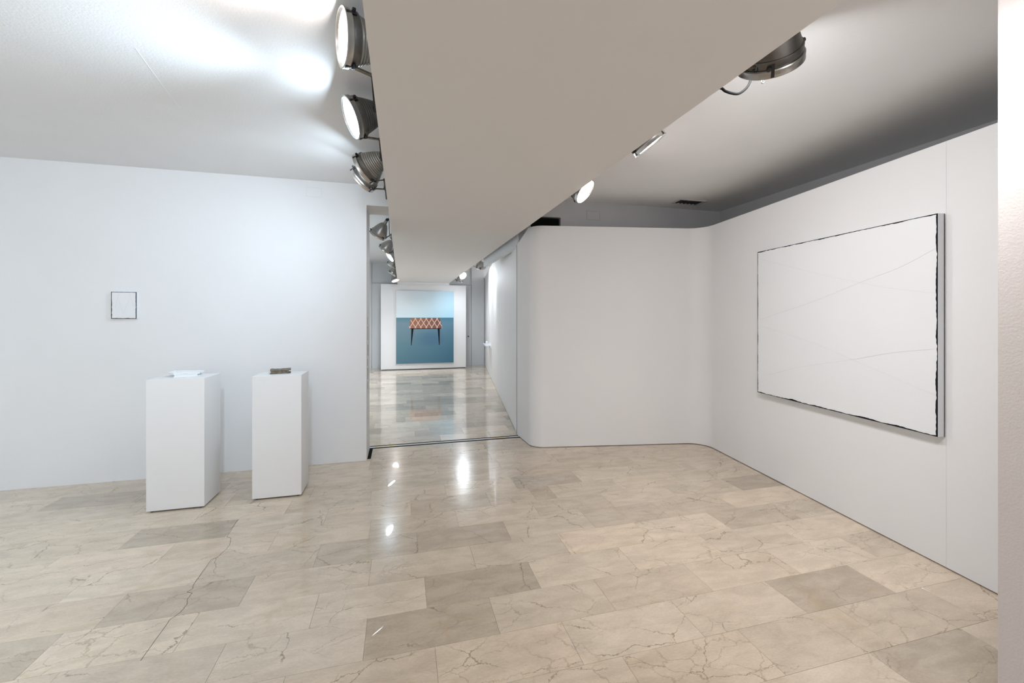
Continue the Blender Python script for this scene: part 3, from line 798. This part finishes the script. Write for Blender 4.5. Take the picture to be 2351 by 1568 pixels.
def flood(loc, aim, label, R=0.12, ribs=True, lit=30.0, power=400.0, col=NEUT, size=110, side=-1, dark=False, cable=True, group='flood lamps along the soffit', arm=True, ahead=0.20, blend=1.0):
    """loc: centre of the front rim; aim: direction of the beam"""
    loc = Vector(loc); n = Vector(aim).normalized()
    r = empty('flood_lamp', loc, label, 'lamp', group)
    rot = n.to_track_quat('Z', 'Y').to_matrix().to_4x4()
    T = Matrix.Translation(loc) @ rot
    s = R / 0.12
    mh = 'alu_dark' if dark else 'alu'
    # bell
    prof = []
    n_r = 11; z_a, z_b = -0.052 * s, -0.205 * s
    cnt = 66 if ribs else 22
    for i in range(cnt + 1):
        f_ = i / cnt; z = z_a + (z_b - z_a) * f_
        if ribs:
            rad = (0.107 * math.sqrt(max(0.0, 1 - f_ * 0.90))) * s + 0.0016 * s * math.sin(f_ * n_r * 2 * math.pi)
        else:
            rad = (0.109 * (1 - f_) ** 0.66 + 0.024 * f_) * s
        prof.append((max(rad, 0.002), z))
    b = B(); b.lathe(prof, T, 40); b.build('housing', mh, r, smooth=True)
    # neck and cap
    nr = prof[-1][0]
    b = B(); b.lathe([(nr, z_b), (nr * 0.95, z_b - 0.03 * s), (nr * 0.8, z_b - 0.055 * s), (0.001, z_b - 0.055 * s)], T, 24); b.build('neck', mh, r, smooth=True)
    b = B(); b.lathe([(nr * 0.85, z_b - 0.05 * s), (nr * 0.85, z_b - 0.075 * s), (nr * 0.3, z_b - 0.082 * s), (0.001, z_b - 0.082 * s)], T, 16); b.build('cap', 'black', r, smooth=True)
    # collar band between rim and bell
    b = B(); b.lathe([(0.104 * s, -0.056 * s), (0.113 * s, -0.056 * s), (0.1145 * s, -0.052 * s), (0.1145 * s, -0.026 * s), (0.113 * s, -0.022 * s), (0.104 * s, -0.022 * s)], T, 48); collar = b.build('collar', 'alu_dark' if ribs else mh, r, smooth=True)
    # front rim
    b = B(); b.lathe([(0.104 * s, -0.024 * s), (0.1185 * s, -0.024 * s), (0.122 * s, -0.020 * s), (0.122 * s, 0.0), (0.1235 * s, 0.002 * s), (0.1235 * s, 0.006 * s), (0.120 * s, 0.008 * s), (0.115 * s, 0.007 * s), (0.112 * s, 0.0), (0.108 * s, -0.006 * s)], T, 56); b.build('front_rim', 'rim' if not dark else 'alu', r, smooth=True)
    # glass
    key = (tuple(col), lit)
    if key not in LM: LM[key] = lens_mat('lamp_glass', col, lit)
    b = B(); b.lathe([(0.110 * s, -0.004 * s), (0.08 * s, -0.0005 * s), (0.04 * s, 0.002 * s), (0.0005, 0.0025 * s)], T, 40); b.build('glass', LM[key], r, smooth=True)
    # clips
    for k in range(3):
        a = k * 2 * math.pi / 3 + 0.5
        c0 = T @ Vector((0.1165 * s * math.cos(a), 0.1165 * s * math.sin(a), -0.045 * s)); c1 = T @ Vector((0.1245 * s * math.cos(a), 0.1245 * s * math.sin(a), 0.002 * s))
        rad = (T.to_3x3() @ Vector((math.cos(a), math.sin(a), 0)))
        b = B(); b.bar(c0, c1, 0.012 * s, 0.004 * s, up=rad); b.build('clip', 'black', collar)
        kn = T @ Vector((0.121 * s * math.cos(a + .12), 0.121 * s * math.sin(a + .12), -0.034 * s))
        b = B(); Mk = Matrix.Translation(kn) @ rad.to_track_quat('Z', 'Y').to_matrix().to_4x4()
        b.lathe([(0.001, 0.012 * s), (0.008 * s, 0.011 * s), (0.009 * s, 0.0), (0.006 * s, -0.006 * s)], Mk, 10); b.build('knob', 'black', collar, smooth=True)
    # bracket
    if arm:
        xe = SX0 - 0.012 if side < 0 else SX1 + 0.012
        zb = SOF + 0.085
        # lowest point of the collar, turned a little to the back
        best = None
        for k in range(48):
            a = k * 2 * math.pi / 48
            v = T @ Vector((0.115 * s * math.cos(a), 0.115 * s * math.sin(a), -0.036 * s))
            sc = -v.z + (0.35 * (v.x if side < 0 else -v.x)) + 0.25 * v.y
            if best is None or sc > best[0]: best = (sc, v)
        p1 = best[1]
        e = Vector((xe, p1.y + 0.06, max(zb, min(p1.z + 0.02, zb + 0.05))))
        b = B(); b.bar(p1, e, 0.020, 0.008); ba = b.build('bracket_arm', 'brass', r)
        for q in (p1, e):
            b = B(); b.lathe([(0.001, 0.010), (0.009, 0.009), (0.009, -0.009), (0.001, -0.010)], Matrix.Translation(q) @ Matrix.Rotation(0.3, 4, 'X'), 10); b.build('bolt', 'black', ba, smooth=True)
        m1 = Vector((xe, e.y + 0.20, zb - 0.02))
        b = B(); b.bar(e, m1, 0.014, 0.022); b.build('mount_bar', 'black', r)
        xin = xe - side * 0.10
        b = B(); b.bar(m1, (xin, m1.y, SOF + 0.045), 0.018, 0.016); b.bar((xin, m1.y - 0.012, SOF + 0.0335), (xin, m1.y + 0.03, SOF + 0.0335), 0.05, 0.022); b.build('mount_foot', 'black', r)
        if cable:
            p0 = T @ Vector((0, 0, z_b - 0.08 * s)); d0 = -(T.to_3x3() @ Vector((0, 0, 1)))
            pts = bezier(p0, p0 + d0 * 0.07, e + Vector((side * 0.05, 0.10, -0.06)), m1)
            b = B(); b.tube(pts, 0.0042, 8); b.build('cable', 'rubber', r, smooth=True)
    if power > 0:
        ld = bpy.data.lights.new('lamp_beam', 'SPOT'); ld.energy = power * 0.14; ld.color = col
        ld.spot_size = math.radians(size); ld.spot_blend = blend; ld.shadow_soft_size = 0.07
        lo = bpy.data.objects.new('lamp_beam', ld); C.objects.link(lo)
        lo.parent = r; lo.location = n * 0.02
        lo.rotation_euler = (-n).to_track_quat('Z', 'Y').to_euler()
    return r

# left of the soffit, main room
flood((-0.252, 1.98, 2.735), (-0.94, -0.31, -0.11), 'lit ribbed flood lamp nearest the viewer left of the soffit', R=0.117, col=WARM, lit=5, power=200, size=115)
flood((-0.293, 2.663, 2.69), (-0.86, -0.24, -0.40), 'lit dark ribbed flood lamp second left of the soffit', R=0.122, col=COOL, lit=12, power=1500, size=104, dark=True)
flood((-0.285, 3.384, 2.63), (-0.80, 0.35, -0.42), 'ribbed silver flood lamp with back to the viewer by the left wall', R=0.118, col=COOL, lit=9, power=190, size=108)
flood((-0.315, 3.66, 2.635), (-0.70, 0.46, -0.54), 'flood lamp half hidden behind the ribbed silver one', R=0.118, col=COOL, lit=7, power=30, size=150, cable=False)
# right of the soffit, main room
r1 = flood((1.533, 1.457, 2.595), (0.53, 0.58, -0.60), 'dark flood lamp with looping cable at the right soffit edge', R=0.124, side=1, col=NEUT, lit=23, power=40, size=110, dark=True, ribs=False, cable=False)
k_ = 1.9 / 1.75
pts = [(1.36, 1.40, 1.075), (1.409, 1.438, 1.035), (1.413, 1.437, 1.008), (1.406, 1.439, 0.977), (1.388, 1.444, 0.952), (1.362, 1.451, 0.935), (1.335, 1.458, 0.937), (1.309, 1.465, 0.946), (1.285, 1.475, 0.962)]
pts = [(x * k_, y * k_, 1.5 + z * k_) for x, y, z in pts] + [(1.32, 1.66, 2.56), (1.26, 1.72, 2.545)]
b = B(); b.tube(crom(pts, 5), 0.0058, 10); b.build('cable', 'rubber', r1, smooth=True)
b = B(); b.lathe([(0.006 + 0.0022 * math.cos(a * math.pi / 4), 0.0022 * math.sin(a * math.pi / 4)) for a in range(9)], Matrix.Translation((1.502, 1.466, 2.513)) @ Matrix.Rotation(math.pi / 2, 4, 'X'), 14); b.bar((1.502, 1.466, 2.519), (1.510, 1.47, 2.54), 0.003, 0.003); b.build('safety_ring', 'black', r1, smooth=True)
flood((1.477, 2.269, 2.557), (0.59, -0.12, -0.79), 'lit flood lamp seen edge on at the right soffit edge', R=0.105, side=1, col=NEUT, lit=12, power=30, size=100)
flood((1.470, 3.201, 2.541), (0.54, -0.51, -0.60), 'brightly glowing flood lamp facing the viewer right of the soffit', R=0.105, side=1, col=WARM, lit=13, power=60, size=105)
# added fill lamps above the viewer, out of view
flood((-0.25, 0.1, 2.64), (-0.78, 0.58, -0.25), 'added fill flood lamp left of the soffit above the viewer', col=COOL, lit=24, power=1000, size=130)
flood((1.50, 0.70, 2.60), (0.20, 0.46, -0.83), 'added fill flood lamp right of the soffit above the viewer', side=1, col=NEUT, lit=5, power=380, size=95)
# far room, left
flood((-0.302, 5.664, 2.558), (-0.50, 0.42, -0.76), 'silver bell lamp in the opening, nearest of the far room', R=0.108, ribs=False, lit=10, power=475, col=PALE, size=130)
flood((-0.267, 6.999, 2.582), (-0.60, 0.34, -0.70), 'second silver bell lamp of the far room row', R=0.108, ribs=False, lit=10, power=475, col=PALE, size=130)
flood((-0.227, 8.54, 2.68), (-0.76, -0.25, -0.60), 'glowing bell lamp third in the far room row', R=0.11, ribs=False, lit=30, power=475, col=COOL, size=130)
flood((-0.205, 9.36, 2.616), (-0.45, 0.45, -0.76), 'fourth bell lamp of the far room row with back to the viewer', R=0.11, ribs=False, lit=10, power=475, col=PALE, size=130)
flood((-0.241, 10.61, 2.552), (-0.55, 0.04, -0.82), 'fifth bell lamp of the far room row with a bright lower edge', R=0.11, ribs=False, lit=24, power=475, col=PALE, size=130)
flood((-0.160, 11.55, 2.47), (0.30, -0.30, -0.90), 'last bell lamp of the row with cream glass before the panel', R=0.11, ribs=False, lit=0.55, power=237, col=WARM, size=140)
# far room, right
flood((1.591, 8.578, 2.535), (0.15, 0.50, -0.85), 'bell lamp by the grey beam right of the soffit', R=0.11, ribs=False, side=1, lit=6, power=230, col=PALE, size=130)
flood((1.543, 10.87, 2.579), (0.35, -0.75, -0.55), 'glowing lamp facing the viewer right in the far room', R=0.10, ribs=False, side=1, lit=34, power=190, col=PALE, size=130)
flood((1.531, 11.40, 2.47), (0.0, 0.35, -0.94), 'silver bell lamp under the glowing one near the panel', R=0.10, ribs=False, side=1, lit=8, power=190, col=PALE, size=140)
